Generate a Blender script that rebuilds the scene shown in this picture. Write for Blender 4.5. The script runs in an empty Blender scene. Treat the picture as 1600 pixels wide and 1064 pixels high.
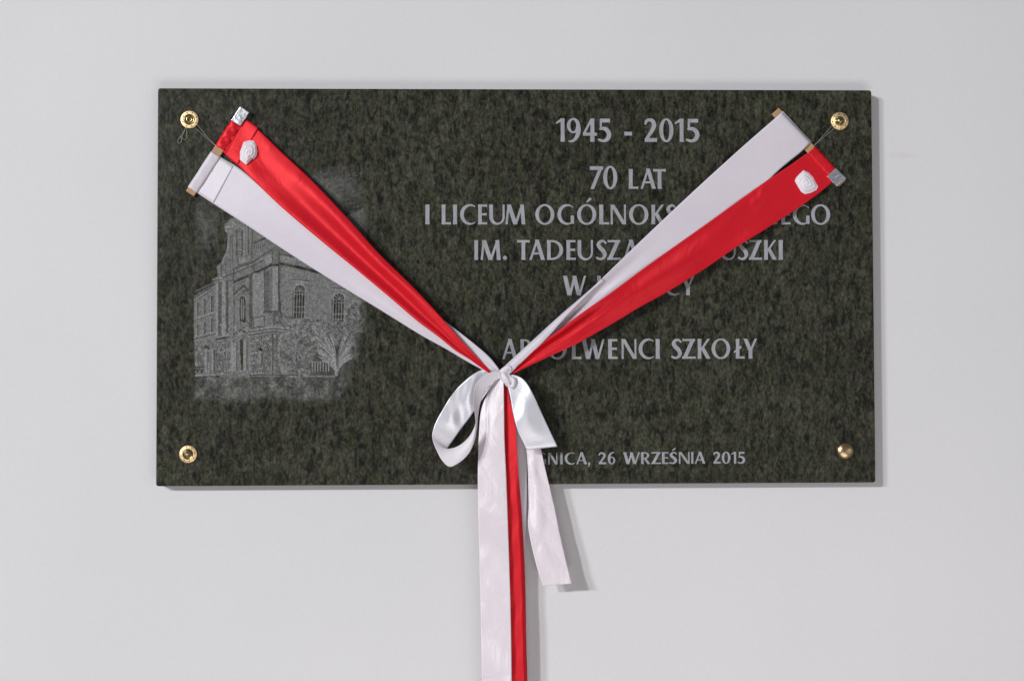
import bpy, math, random
import numpy as np
from mathutils import Vector, Matrix

random.seed(7); rng = np.random.default_rng(11)
C = bpy.context.scene.collection
scene = bpy.context.scene

# ------------------------------------------------------------------ camera
ZC = 1.60                     # height of the plaque's centre above the floor
T = 0.020                     # thickness of the stone slab; the wall is the plane Y = 0
PW, PH = 1.0, 0.5515          # plaque size in metres
F = 2000.0                    # focal length in px of a 1600 px wide frame
YAW, PIT, ROL, CX, CZ, D = -0.0258331, 0.02727755, -0.0029273, -0.0543225, -0.12459085, 1.78116835
def _R(a, b, c):
    ca, sa, cb, sb, cc, sc = math.cos(a), math.sin(a), math.cos(b), math.sin(b), math.cos(c), math.sin(c)
    return (np.array([[ca, 0, sa], [0, 1, 0], [-sa, 0, ca]]) @ np.array([[1, 0, 0], [0, cb, -sb], [0, sb, cb]])
            @ np.array([[cc, -sc, 0], [sc, cc, 0], [0, 0, 1]]))
RM = _R(YAW, PIT, ROL)
B2W = np.array([[1, 0, 0], [0, 0, -1], [0, 1, 0]])      # (x right, y up, z towards viewer) -> world
CAMLOC = np.array([CX, -T - D, ZC + CZ])
cam = bpy.data.objects.new('camera', bpy.data.cameras.new('camera')); C.objects.link(cam)
M3 = Matrix((B2W @ RM).tolist()); cam.matrix_world = Matrix.Translation(CAMLOC.tolist()) @ M3.to_4x4()
cam.data.sensor_width = 36; cam.data.lens = 36 * F / 1600; cam.data.clip_end = 100; cam.data.clip_start = 0.05
scene.camera = cam

def P(x, y, d=20.0):
    """world point seen at photograph pixel (x, y) on the plane d millimetres in front of the wall"""
    v = (B2W @ RM) @ np.array([(x - 800) / F, (532 - y) / F, -1.0])
    t = (-d / 1000 - CAMLOC[1]) / v[1]
    return CAMLOC + v * t

# ------------------------------------------------------------------ world and lamps
scene.view_settings.view_transform = 'Standard'; scene.view_settings.look = 'None'
scene.view_settings.exposure = 0.08; scene.view_settings.gamma = 1.0
w = bpy.data.worlds.new("World"); scene.world = w; w.use_nodes = True
bg = w.node_tree.nodes['Background']; bg.inputs[0].default_value = (0.91, 0.93, 1.0, 1); bg.inputs[1].default_value = 0.125

def area(name, loc, target, size, size_y, power, col, spread=math.pi):
    l = bpy.data.lights.new(name, 'AREA'); l.shape = 'RECTANGLE'; l.size = size; l.size_y = size_y
    l.energy = power; l.color = col; l.spread = spread
    o = bpy.data.objects.new(name, l); C.objects.link(o); o.location = loc
    o.rotation_euler = (Vector(target) - Vector(loc)).to_track_quat('-Z', 'Y').to_euler()
    return o
ctr = (0, 0, ZC - 0.1)
def from_dir(dx, dz, dist):      # dx, dz: sideways and upward travel per unit of depth
    v = Vector((-dx, -1, dz)).normalized() * dist
    return (ctr[0] + v.x, v.y, ctr[2] + v.z)
area('near_lamp', from_dir(0.80, 0.405, 9.0), ctr, 0.40, 0.26, 298, (0.96, 0.97, 1.0))
area('far_lamp', from_dir(1.12, 0.405, 11.0), ctr, 1.10, 0.40, 410, (0.96, 0.97, 1.0))
area('side_window', (-7.0, -8.0, ZC + 1.0), ctr, 3.4, 2.6, 40, (0.88, 0.94, 1.0))
area('room_bounce', (0.35, -2.3, ZC - 1.75), (0.05, 0, ZC - 0.35), 2.0, 0.9, 22, (1.0, 0.94, 0.935))
area('right_fill', (4.0, -4.2, ZC - 0.3), ctr, 2.4, 2.0, 18, (1.0, 0.98, 0.98))  # unseen fill lamp, added to even out the left-sided light

# ------------------------------------------------------------------ helpers
def put(o, parent=None):
    C.objects.link(o)
    if parent: o.parent = parent
    return o
def thing(name, label, cat, loc, group=None):
    o = bpy.data.objects.new(name, None); o.empty_display_size = 0.02; put(o)
    o.location = tuple(loc); o['label'] = label; o['category'] = cat
    if group: o['group'] = group
    return o
def root_loc(o):
    v = Vector((0, 0, 0))
    while o: v += o.location; o = o.parent
    return v
def mk(name, verts, faces, mat, parent=None, smooth=False, solid=0, uvs=None, bevel=0):
    """verts in world metres; stored relative to the parent"""
    off = np.array(root_loc(parent)) if parent else np.zeros(3)
    me = bpy.data.meshes.new(name)
    v = np.asarray(verts, float) - off
    me.from_pydata(v.tolist(), [], [list(map(int, f)) for f in faces]); me.update()
    if uvs is not None:
        uv = me.uv_layers.new(name='UVMap')
        li = np.empty(len(me.loops), dtype=np.int32); me.loops.foreach_get('vertex_index', li)
        uv.data.foreach_set('uv', np.asarray(uvs, dtype=np.float32)[li].ravel())
    if smooth: me.polygons.foreach_set('use_smooth', [True] * len(me.polygons))
    me.materials.append(mat)
    o = put(bpy.data.objects.new(name, me), parent)
    if bevel:
        m = o.modifiers.new('bevel', 'BEVEL'); m.width = bevel; m.segments = 3; m.limit_method = 'ANGLE'
    if solid:
        m = o.modifiers.new('solid', 'SOLIDIFY'); m.thickness = solid; m.offset = 0
    return o
def tagtop(o, label, cat, group=None):
    o['label'] = label; o['category'] = cat
    if group: o['group'] = group
    return o
def catmull(pts, n):
    p = np.asarray(pts, float); k = len(p)
    seg = np.linalg.norm(np.diff(p[:, :2], axis=0), axis=1) + 1e-6
    if p.shape[1] >= 6: seg = 0.5 * (seg + np.linalg.norm(np.diff(p[:, 3:5], axis=0), axis=1)) + 1e-6
    s = np.concatenate([[0], np.cumsum(np.sqrt(seg))]); L = np.concatenate([[0], np.cumsum(seg)])
    m = np.zeros_like(p)
    for i in range(k):
        if i == 0: m[i] = (p[1] - p[0]) / (s[1] - s[0])
        elif i == k - 1: m[i] = (p[-1] - p[-2]) / (s[-1] - s[-2])
        else:
            a, b = s[i] - s[i - 1], s[i + 1] - s[i]
            m[i] = ((p[i] - p[i - 1]) / a * b + (p[i + 1] - p[i]) / b * a) / (a + b)
    out = []
    for q in np.linspace(0, L[-1], n):
        i = min(max(np.searchsorted(L, q, side='right') - 1, 0), k - 2)
        t = (q - L[i]) / (L[i + 1] - L[i]); h = s[i + 1] - s[i]
        out.append((2*t**3 - 3*t**2 + 1) * p[i] + (t**3 - 2*t**2 + t) * h * m[i] + (-2*t**3 + 3*t**2) * p[i + 1] + (t**3 - t**2) * h * m[i + 1])
    return np.array(out)
def strip(name, st, mat, parent, prof=None, nu=90, nv=22, solid=0.0003, mat2=None, split=1.0):
    """ribbon through stations (Ax, Ay, Ad, Bx, By, Bd): photo pixels + mm from the wall, prof(u, v) adds mm"""
    S = catmull(st, nu); V = []; UV = []
    for i in range(nu):
        u = i / (nu - 1)
        for j in range(nv):
            v = j / (nv - 1); q = S[i, :3] * (1 - v) + S[i, 3:6] * v
            d = q[2] + (prof(u, v) if prof else 0)
            V.append(P(q[0], q[1], d)); UV.append((v * 0.04, u * 0.6))
    Fc = [(i*nv+j, i*nv+j+1, (i+1)*nv+j+1, (i+1)*nv+j) for i in range(nu-1) for j in range(nv-1)]
    o = mk(name, V, Fc, mat, parent, True, solid, UV)
    if mat2:
        o.data.materials.append(mat2)
        o.data.polygons.foreach_set('material_index', [1 if (k // (nv-1)) / (nu-1) > split else 0 for k in range(len(Fc))])
    return o
def tube(pts, r, n=6):
    pts = [Vector(p) for p in pts]; V = []; Fc = []
    for i, p in enumerate(pts):
        t = (pts[min(i+1, len(pts)-1)] - pts[max(i-1, 0)]).normalized()
        a = t.cross(Vector((0, 1, 0.13))).normalized(); b = t.cross(a)
        for k in range(n):
            an = 2*math.pi*k/n; V.append(p + (a*math.cos(an) + b*math.sin(an)) * r)
    for i in range(len(pts)-1):
        for k in range(n): Fc.append((i*n+k, i*n+(k+1) % n, (i+1)*n+(k+1) % n, (i+1)*n+k))
    return V, Fc

# ------------------------------------------------------------------ materials
def newmat(name):
    m = bpy.data.materials.new(name); m.use_nodes = True
    nt = m.node_tree; return m, nt, nt.nodes, nt.links, nt.nodes['Principled BSDF']
def noise(N, L, co, scale, detail=3, rough=0.6, stretch=None, dist=0):
    t = N.new('ShaderNodeTexNoise'); t.inputs['Scale'].default_value = scale; t.inputs['Detail'].default_value = detail
    t.inputs['Roughness'].default_value = rough; t.inputs['Distortion'].default_value = dist
    if stretch:
        mp = N.new('ShaderNodeMapping'); mp.inputs['Scale'].default_value = stretch[:3]
        if len(stretch) > 3: mp.inputs['Location'].default_value = (stretch[3], 0, stretch[3])
        L.new(co, mp.inputs[0]); co = mp.outputs[0]
    L.new(co, t.inputs['Vector']); return t.outputs['Fac']
def ramp(N, L, fac, stops, interp='LINEAR'):
    r = N.new('ShaderNodeValToRGB'); r.color_ramp.interpolation = interp; e = r.color_ramp.elements
    while len(e) < len(stops): e.new(0.5)
    for el, (p, c) in zip(e, stops): el.position = p; el.color = (*c, 1) if len(c) == 3 else c
    L.new(fac, r.inputs[0]); return r.outputs[0]
def g(v): return (v, v, v)
def mixc(N, L, fac, a, b, mode='MIX'):
    m = N.new('ShaderNodeMix'); m.data_type = 'RGBA'; m.blend_type = mode
    for idx, s in ((0, fac), (6, a), (7, b)):
        if isinstance(s, (int, float)): m.inputs[idx].default_value = s
        elif isinstance(s, tuple): m.inputs[idx].default_value = (*s, 1)
        else: L.new(s, m.inputs[idx])
    return m.outputs[2]
def math_(N, L, op, a, b=None, clamp=False):
    m = N.new('ShaderNodeMath'); m.operation = op; m.use_clamp = clamp
    for i, s in enumerate((a, b)):
        if s is None: continue
        if isinstance(s, (int, float)): m.inputs[i].default_value = s
        else: L.new(s, m.inputs[i])
    return m.outputs[0]
def bump(N, L, h, strength, dist, bs):
    b = N.new('ShaderNodeBump'); b.inputs['Strength'].default_value = strength; b.inputs['Distance'].default_value = dist
    L.new(h, b.inputs['Height']); L.new(b.outputs[0], bs.inputs['Normal']); return b

def wall_mat():
    m, nt, N, L, bs = newmat('wall_paint')
    co = N.new('ShaderNodeTexCoord').outputs['Object']
    big = noise(N, L, co, 2.2, 3, 0.5); fine = noise(N, L, co, 160, 3, 0.6)
    c = ramp(N, L, big, [(0.3, (0.70, 0.695, 0.70)), (0.7, (0.735, 0.725, 0.725))])
    c = mixc(N, L, 1.0, c, ramp(N, L, fine, [(0.25, g(0.965)), (0.75, g(1.0))]), 'MULTIPLY')
    # faint brown scuff right of the plaque
    sp = N.new('ShaderNodeSeparateXYZ'); L.new(co, sp.inputs[0])
    sx, sz = P(1408, 243, 0)[0], P(1408, 243, 0)[2]
    dx = math_(N, L, 'DIVIDE', math_(N, L, 'SUBTRACT', sp.outputs[0], float(sx)), 0.030)
    dz = math_(N, L, 'DIVIDE', math_(N, L, 'SUBTRACT', sp.outputs[2], float(sz)), 0.005)
    r = math_(N, L, 'SQRT', math_(N, L, 'ADD', math_(N, L, 'MULTIPLY', dx, dx), math_(N, L, 'MULTIPLY', dz, dz)))
    k = math_(N, L, 'SUBTRACT', 1.0, r, True)
    k = math_(N, L, 'MULTIPLY', k, math_(N, L, 'MULTIPLY', noise(N, L, co, 130, 2), 0.35))
    c = mixc(N, L, k, c, (0.55, 0.36, 0.28))
    L.new(c, bs.inputs['Base Color']); bs.inputs['Roughness'].default_value = 0.75
    bs.inputs['Specular IOR Level'].default_value = 0.25
    bump(N, L, noise(N, L, co, 260, 4, 0.65), 0.35, 0.0006, bs)
    return m

def granite_nodes(N, L):
    co = N.new('ShaderNodeTexCoord').outputs['Object']
    a = noise(N, L, co, 130, 4, 0.72, (1, 1, 0.46), 0.5)
    b = noise(N, L, co, 85, 3, 0.62, (1, 1, 0.5, 3.1), 0.5)
    b2 = noise(N, L, co, 95, 3, 0.62, (1, 1, 0.5, 9.1), 0.5)
    d = noise(N, L, co, 260, 3, 0.75, (1, 1, 0.65, 7.7))
    e = noise(N, L, co, 9, 3, 0.5, (1, 1, 0.55, 1.3))
    h = noise(N, L, co, 430, 2, 0.5, (1, 1, 1, 5.2))
    c = ramp(N, L, a, [(0.39, (0.0090, 0.0094, 0.0070)), (0.46, (0.026, 0.0265, 0.0180)), (0.53, (0.041, 0.0415, 0.028)), (0.68, (0.062, 0.063, 0.046))])
    c = mixc(N, L, ramp(N, L, b, [(0.53, g(0)), (0.62, g(0.38))]), c, (0.034, 0.040, 0.014))
    c = mixc(N, L, ramp(N, L, b2, [(0.36, g(0.45)), (0.44, g(0))]), c, (0.046, 0.033, 0.027))
    c = mixc(N, L, 0.85, c, ramp(N, L, d, [(0.34, g(0.35)), (0.5, g(1.0)), (0.66, g(1.75))]), 'MULTIPLY')
    c = mixc(N, L, 0.5, c, ramp(N, L, e, [(0.3, g(0.75)), (0.7, g(1.3))]), 'MULTIPLY')
    c = mixc(N, L, ramp(N, L, h, [(0.68, g(0)), (0.76, g(0.55))]), c, (0.15, 0.155, 0.13))
    return co, c
def granite_mat():
    m, nt, N, L, bs = newmat('dark_granite')
    co, c = granite_nodes(N, L)
    L.new(c, bs.inputs['Base Color']); bs.inputs['Roughness'].default_value = 0.28
    bs.inputs['Specular IOR Level'].default_value = 0.35
    return m
def etch_mat():
    m, nt, N, L, bs = newmat('etched_granite')
    co, c = granite_nodes(N, L)
    at = N.new('ShaderNodeAttribute'); at.attribute_name = 'etch'
    s1 = noise(N, L, co, 620, 2, 0.5, (1, 1, 1, 2.0)); s2 = noise(N, L, co, 230, 3, 0.6, (1, 1, 1, 8.0))
    sp = math_(N, L, 'MULTIPLY', ramp(N, L, s1, [(0.36, g(0.6)), (0.64, g(1.3))]), ramp(N, L, s2, [(0.3, g(0.8)), (0.7, g(1.15))]))
    k = math_(N, L, 'MULTIPLY', at.outputs['Fac'], sp, True)
    c2 = mixc(N, L, k, c, (0.31, 0.31, 0.315))
    L.new(c2, bs.inputs['Base Color'])
    L.new(ramp(N, L, k, [(0, g(0.28)), (0.5, g(0.6))]), bs.inputs['Roughness'])
    bs.inputs['Specular IOR Level'].default_value = 0.35
    return m
def letter_mat():
    m, nt, N, L, bs = newmat('frosted_lettering')
    co = N.new('ShaderNodeTexCoord').outputs['Object']
    c = ramp(N, L, noise(N, L, co, 120, 3, 0.6, (1, 1, 0.5)), [(0.3, (0.285, 0.292, 0.312)), (0.7, (0.395, 0.402, 0.430))])
    c = mixc(N, L, 0.6, c, ramp(N, L, noise(N, L, co, 520, 2), [(0.3, g(0.8)), (0.7, g(1.15))]), 'MULTIPLY')
    L.new(c, bs.inputs['Base Color']); bs.inputs['Roughness'].default_value = 0.7
    bs.inputs['Specular IOR Level'].default_value = 0.2
    return m
def satin(name, c1, c2, rough=0.38, gl=0.3, gcol=(0.9, 0.9, 0.95), wr=0.5, trans=0.12, wscale=14, aniso=0.5):
    """woven satin: diffuse threads with a broad anisotropic sheen, a little light passing through"""
    m, nt, N, L, bs = newmat(name); N.remove(bs)
    tc = N.new('ShaderNodeTexCoord'); co = tc.outputs['Object']
    f = noise(N, L, co, 900, 2, 0.5, (1, 1, 1)); bgn = noise(N, L, co, wscale, 3, 0.55)
    c = ramp(N, L, bgn, [(0.3, c1), (0.7, c2)])
    c = mixc(N, L, 0.6, c, ramp(N, L, f, [(0.3, g(0.90)), (0.7, g(1.0))]), 'MULTIPLY')
    h = math_(N, L, 'ADD', noise(N, L, co, wscale * 2.3, 3, 0.5, (1, 1, 0.8, 4.0), 1.0), math_(N, L, 'MULTIPLY', noise(N, L, co, 1300, 1, 0.5), 0.03))
    b_ = N.new('ShaderNodeBump'); b_.inputs['Strength'].default_value = wr; b_.inputs['Distance'].default_value = 0.006; L.new(h, b_.inputs['Height'])
    df = N.new('ShaderNodeBsdfDiffuse'); L.new(c, df.inputs[0]); L.new(b_.outputs[0], df.inputs['Normal'])
    gn = N.new('ShaderNodeBsdfAnisotropic'); gn.inputs[0].default_value = (*gcol, 1); gn.inputs['Roughness'].default_value = rough
    gn.inputs['Anisotropy'].default_value = aniso; L.new(b_.outputs[0], gn.inputs['Normal'])
    tg = N.new('ShaderNodeTangent'); tg.direction_type = 'UV_MAP'; tg.uv_map = 'UVMap'; L.new(tg.outputs[0], gn.inputs['Tangent'])
    m1 = N.new('ShaderNodeMixShader'); m1.inputs[0].default_value = gl; L.new(df.outputs[0], m1.inputs[1]); L.new(gn.outputs[0], m1.inputs[2])
    tr = N.new('ShaderNodeBsdfTranslucent'); L.new(c, tr.inputs[0])
    mx = N.new('ShaderNodeMixShader'); mx.inputs[0].default_value = trans
    L.new(m1.outputs[0], mx.inputs[1]); L.new(tr.outputs[0], mx.inputs[2]); L.new(mx.outputs[0], N['Material Output'].inputs[0])
    return m
def simple(name, col, rough=0.5, metal=0.0, spec=0.5, nscale=60, var=0.12, bmp=0.1, bscale=200, stretch=None):
    m, nt, N, L, bs = newmat(name)
    co = N.new('ShaderNodeTexCoord').outputs['Object']
    n = noise(N, L, co, nscale, 3, 0.6, stretch)
    L.new(ramp(N, L, n, [(0.3, tuple(x * (1 - var) for x in col)), (0.7, tuple(min(1, x * (1 + var)) for x in col))]), bs.inputs['Base Color'])
    bs.inputs['Roughness'].default_value = rough; bs.inputs['Metallic'].default_value = metal
    bs.inputs['Specular IOR Level'].default_value = spec
    if bmp: bump(N, L, noise(N, L, co, bscale, 3), bmp, 0.001, bs)
    return m
M_wall, M_gran, M_etch, M_let = wall_mat(), granite_mat(), etch_mat(), letter_mat()
M_white = satin('white_taffeta', (0.84, 0.775, 0.84), (0.89, 0.835, 0.89), 0.55, 0.08, (0.9, 0.9, 0.95), 0.12, 0.20, 10)
M_tail = satin('white_creased_satin', (0.85, 0.76, 0.81), (0.93, 0.86, 0.895), 0.47, 0.09, (1.0, 0.97, 0.98), 0.60, 0.10, 11)
M_bow = satin('white_satin', (0.78, 0.775, 0.84), (0.83, 0.825, 0.89), 0.38, 0.30, (1.0, 1.0, 1.0), 0.06, 0.10, 20, 0.35)
M_bowback = satin('white_satin_reverse', (0.80, 0.74, 0.79), (0.85, 0.79, 0.84), 0.55, 0.08, (1.0, 1.0, 1.0), 0.06, 0.12, 20, 0.0)
M_red = satin('red_satin', (0.64, 0.009, 0.022), (0.76, 0.013, 0.028), 0.50, 0.20, (1.0, 0.12, 0.12), 0.25, 0.08, 10, 0.3)
M_flap = satin('white_taffeta_double', (0.85, 0.79, 0.85), (0.89, 0.84, 0.89), 0.55, 0.08, (0.9, 0.9, 0.95), 0.10, 0.08, 10)
M_wood = simple('pale_wood', (0.47, 0.29, 0.15), 0.6, 0, 0.3, 30, 0.15, 0.2, 300, (1, 1, 1))
M_foil = simple('silver_foil', (0.80, 0.82, 0.86), 0.36, 1.0, 0.5, 40, 0.08, 1.0, 110)
M_brass = simple('polished_brass', (0.72, 0.54, 0.27), 0.22, 1.0, 0.5, 40, 0.12, 0.2, 300)
M_brass2 = simple('brushed_brass', (0.90, 0.68, 0.38), 0.50, 0.85, 0.5, 60, 0.08, 0.25, 500)
M_bdark = simple('tarnished_brass', (0.30, 0.25, 0.12), 0.25, 1.0, 0.5, 60, 0.2, 0.1, 300)
M_pit = simple('dark_recess', (0.10, 0.05, 0.025), 0.5, 0.6, 0.4, 60, 0.2, 0)
M_thread = simple('clear_thread', (0.45, 0.44, 0.42), 0.3, 0, 0.6, 60, 0.05, 0)
M_rose = satin('white_rose_satin', (0.88, 0.82, 0.87), (0.92, 0.87, 0.91), 0.5, 0.04, (1, 1, 1), 0.05, 0.10, 30, 0.0)

# ------------------------------------------------------------------ wall
nx, nz = 40, 30
xs = np.linspace(-4, 4, nx + 1); zs = np.linspace(0, 4, nz + 1)
V = [(x, 0, z) for z in zs for x in xs]
Fc = [(j*(nx+1)+i, j*(nx+1)+i+1, (j+1)*(nx+1)+i+1, (j+1)*(nx+1)+i) for j in range(nz) for i in range(nx)]
wall = mk('wall', V, Fc, M_wall); wall['kind'] = 'structure'

# ------------------------------------------------------------------ stone plaque
plaque = thing('stone_plaque', 'large dark green granite plaque with grey lettering, screwed to the white wall', 'plaque', (0, 0, ZC))
def slab():
    r = 0.0035; n = 5; out = []
    for sx, sz, a0 in ((1, 1, 0), (-1, 1, 90), (-1, -1, 180), (1, -1, 270)):
        for k in range(n + 1):
            a = math.radians(a0 + 90*k/n)
            out.append((sx*(PW/2-r) + r*math.cos(a), sz*(PH/2-r) + r*math.sin(a)))
    m = len(out); V = []; Fc = []
    b = 0.0016
    for y, ins in ((-0.0005, 0), (-T + b, 0), (-T + b*0.3, b*0.3), (-T, b)):
        for x, z in out:
            V.append((x - math.copysign(ins, x), y, ZC + z - math.copysign(ins, z)))
    for l in range(3):
        for k in range(m): Fc.append((l*m+k, l*m+(k+1) % m, (l+1)*m+(k+1) % m, (l+1)*m+k))
    Fc.append([3*m+k for k in range(m)]); Fc.append([k for k in range(m)][::-1])
    return mk('slab', V, Fc, M_gran, plaque)
slab()

# ---- lettering: implicit stroke shapes, contoured into one mesh per character
S_, T_ = 0.19, 0.105
def st(x0, y0, x1, y1, w, fl=0.10):
    def f(X, Y):
        t = (Y - y0) / (y1 - y0); hw = w/2 * (1 - fl*0.6 + fl * (2*t - 1)**2)
        return np.maximum(np.abs(X - (x0 + (x1 - x0)*t)) - hw, np.maximum(Y - y1, y0 - Y))
    return f
def hb(x0, x1, y, w, fl=0.25):
    def f(X, Y):
        t = np.clip((X - x0) / (x1 - x0), 0, 1); hw = w/2 * (1 + fl * (2*t - 1)**4)
        return np.maximum(np.abs(Y - y) - hw, np.maximum(X - x1, x0 - X))
    return f
def bx(x0, x1, y0, y1):
    return lambda X, Y: np.maximum(np.maximum(X - x1, x0 - X), np.maximum(Y - y1, y0 - Y))
def el(cx, cy, rx, ry, xl=None, yl=None):
    def f(X, Y):
        dx = X - cx; dy = Y - cy
        if xl: dx = np.maximum(dx, 0)
        if yl: dy = np.minimum(dy, 0)
        return (np.sqrt((dx/rx)**2 + (dy/ry)**2) - 1) * min(rx, ry)
    return f
def br(pts):
    p = np.array(pts, float)
    q = catmull(p, 60) if len(p) > 2 else np.array([p[0]*(1-t) + p[1]*t for t in np.linspace(0, 1, 30)])
    def f(X, Y):
        r = np.full(X.shape, 9.0)
        for x, y, w_ in q: r = np.minimum(r, np.hypot(X - x, Y - y) - w_/2)
        return r
    return f
def U(*fs): return lambda X, Y: np.minimum.reduce([f(X, Y) for f in fs])
def I_(*fs): return lambda X, Y: np.maximum.reduce([f(X, Y) for f in fs])
def neg(f): return lambda X, Y: -f(X, Y)
def bowl(cy, ry, cx, rx, tk, th):
    return I_(el(cx, cy, rx, ry, xl=True), neg(I_(el(cx, cy, rx - tk, ry - th, xl=True), bx(0.15, 9, -9, 9))), bx(0.02, 9, -9, 9))
def shift(f, a, b=0): return lambda X, Y: f(X - a, Y - b)
gA = U(I_(st(.055, 0, .405, 1.03, .12, 0), bx(-1, .9, 0, 1.02)), I_(st(.70, 0, .385, 1.03, .205, 0.02), bx(-1, 1, 0, 1.02)), bx(.22, .58, .28, .37))
gC = I_(el(.47, .5, .47, .52), neg(el(.555, .5, .375, .425)), bx(-1, .75, -1, 2), neg(bx(.64, 2, .17, .83)))
gG = U(I_(el(.47, .5, .47, .52), neg(el(.555, .5, .375, .425)), bx(-1, .82, -1, 2), neg(bx(.68, 2, .1, .83))), bx(.67, .84, .03, .45))
gL = U(st(.1, 0, .1, 1, S_), hb(.1, .46, .055, T_))
gO = I_(el(.49, .5, .49, .52), neg(el(.49, .5, .30, .43)))
gS = br([(.50, .85, .10), (.37, .955, .11), (.2, .91, .15), (.115, .76, .19), (.22, .60, .21), (.38, .44, .21), (.455, .27, .20), (.36, .09, .14), (.2, .04, .11), (.04, .10, .11)])
g9 = U(I_(el(.28, .69, .28, .325), neg(el(.27, .69, .125, .245))), br([(.48, .72, .17), (.50, .5, .18), (.44, .25, .17), (.30, .07, .12), (.14, .015, .08), (.08, .03, .05)]))
acc = lambda x: br([(x, 1.13, .06), (x + .17, 1.28, .13)])
GL = {
 'I': (.2, st(.1, 0, .1, 1, S_)), 'L': (.46, gL),
 'E': (.47, U(st(.1, 0, .1, 1, S_), hb(.1, .47, .055, T_), hb(.1, .44, .51, T_), hb(.1, .46, .945, T_))),
 'T': (.62, U(hb(0, .62, .94, .115), st(.31, 0, .31, 1, S_))), 'C': (.75, gC), 'G': (.85, gG), 'O': (.98, gO),
 'D': (.84, U(st(.1, 0, .1, 1, S_), bowl(.5, .5, .26, .58, .19, .10))),
 'B': (.62, U(st(.1, 0, .1, 1, S_), bowl(.755, .245, .24, .33, .165, .095), bowl(.275, .275, .26, .36, .175, .10))),
 'R': (.66, U(st(.1, 0, .1, 1, S_), bowl(.72, .28, .26, .35, .17, .095), I_(st(.58, 0, .24, .55, .20, 0.02), bx(0, 1, 0, .52)))),
 'A': (.805, gA), 'Ą': (.805, U(gA, br([(.72, .02, .09), (.66, -.10, .09), (.70, -.19, .08), (.79, -.2, .05)]))),
 'M': (1.0, U(st(.055, 0, .15, 1, .11), I_(st(.50, -.02, .17, 1, .21, 0), bx(0, 1, -.0, 1)), I_(st(.50, -.02, .84, 1, .12, 0), bx(0, 1, 0, 1)), st(.905, 0, .83, 1, .19))),
 'N': (.78, U(st(.055, 0, .055, 1, .11), I_(st(.69, 0, .09, 1, .20, 0), bx(0, 1, 0, 1)), st(.725, 0, .725, 1, .10))),
 'U': (.78, I_(el(.39, .38, .39, .40, yl=True), neg(el(.43, .38, .245, .30, yl=True)), bx(-1, 2, -1, 1))),
 'S': (.56, gS), 'Ś': (.56, U(gS, acc(.22))),
 'Z': (.69, U(hb(.02, .67, .945, T_), hb(0, .69, .055, T_), I_(st(.115, 0, .565, 1, .215, 0), bx(0, .67, 0, 1)))),
 'W': (1.17, U(st(.33, 0, .105, 1, .21, 0), st(.355, 0, .59, 1, .125, 0), st(.80, 0, .57, 1, .20, 0), st(.83, 0, 1.11, 1, .11, 0))),
 'Y': (.68, U(st(.345, .38, .10, 1, .2, 0), st(.35, .38, .615, 1, .115, 0), st(.345, 0, .345, .5, .19, 0))),
 'K': (.66, U(st(.1, 0, .1, 1, S_), I_(st(.17, .44, .575, 1, .13, 0), bx(0, 1, 0, 1)), I_(st(.555, 0, .22, .6, .21, 0), bx(0, 1, 0, .575)))),
 'Ł': (.57, U(shift(gL, .11), br([(.04, .33, .08), (.36, .58, .12)]))),
 'Ó': (.98, U(gO, acc(.50))),
 '0': (.61, I_(el(.305, .5, .305, .51), neg(el(.305, .5, .135, .43)))),
 '1': (.37, U(st(.285, 0, .285, 1, .17), I_(br([(.29, .97, .13), (.02, .80, .07)]), bx(0, .37, 0, 1)))),
 '2': (.58, U(I_(br([(.05, .78, .09), (.11, .90, .13), (.24, .945, .14), (.39, .87, .17), (.43, .70, .185), (.35, .50, .17), (.22, .30, .15), (.09, .10, .14)]), bx(0, 1, 0.0, 1.01)), bx(.02, .56, 0, .16))),
 '4': (.62, U(st(.41, 0, .41, 1, .18), I_(br([(.38, .97, .10), (.045, .34, .10)]), bx(0, 1, .27, 1)), bx(.0, .61, .26, .39))),
 '5': (.57, U(bx(.07, .52, .83, .99), bx(.07, .16, .52, .98), I_(br([(.09, .545, .09), (.25, .57, .15), (.41, .47, .185), (.475, .30, .19), (.40, .12, .17), (.22, .04, .12), (.03, .09, .10)]), bx(-1, .57, -1, 1)))),
 '7': (.6, U(bx(.0, .585, .83, .99), I_(st(.10, 0, .505, .97, .16, 0), bx(0, .59, 0, .97)))),
 '9': (.6, g9), '6': (.6, lambda X, Y: g9(.6 - X, 1 - Y)),
 '.': (.21, el(.105, .105, .105, .105)), ',': (.22, br([(.12, .07, .17), (.11, -.07, .11), (.03, -.2, .05)])),
 '-': (.34, bx(0, .34, .27, .43)),
}
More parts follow.
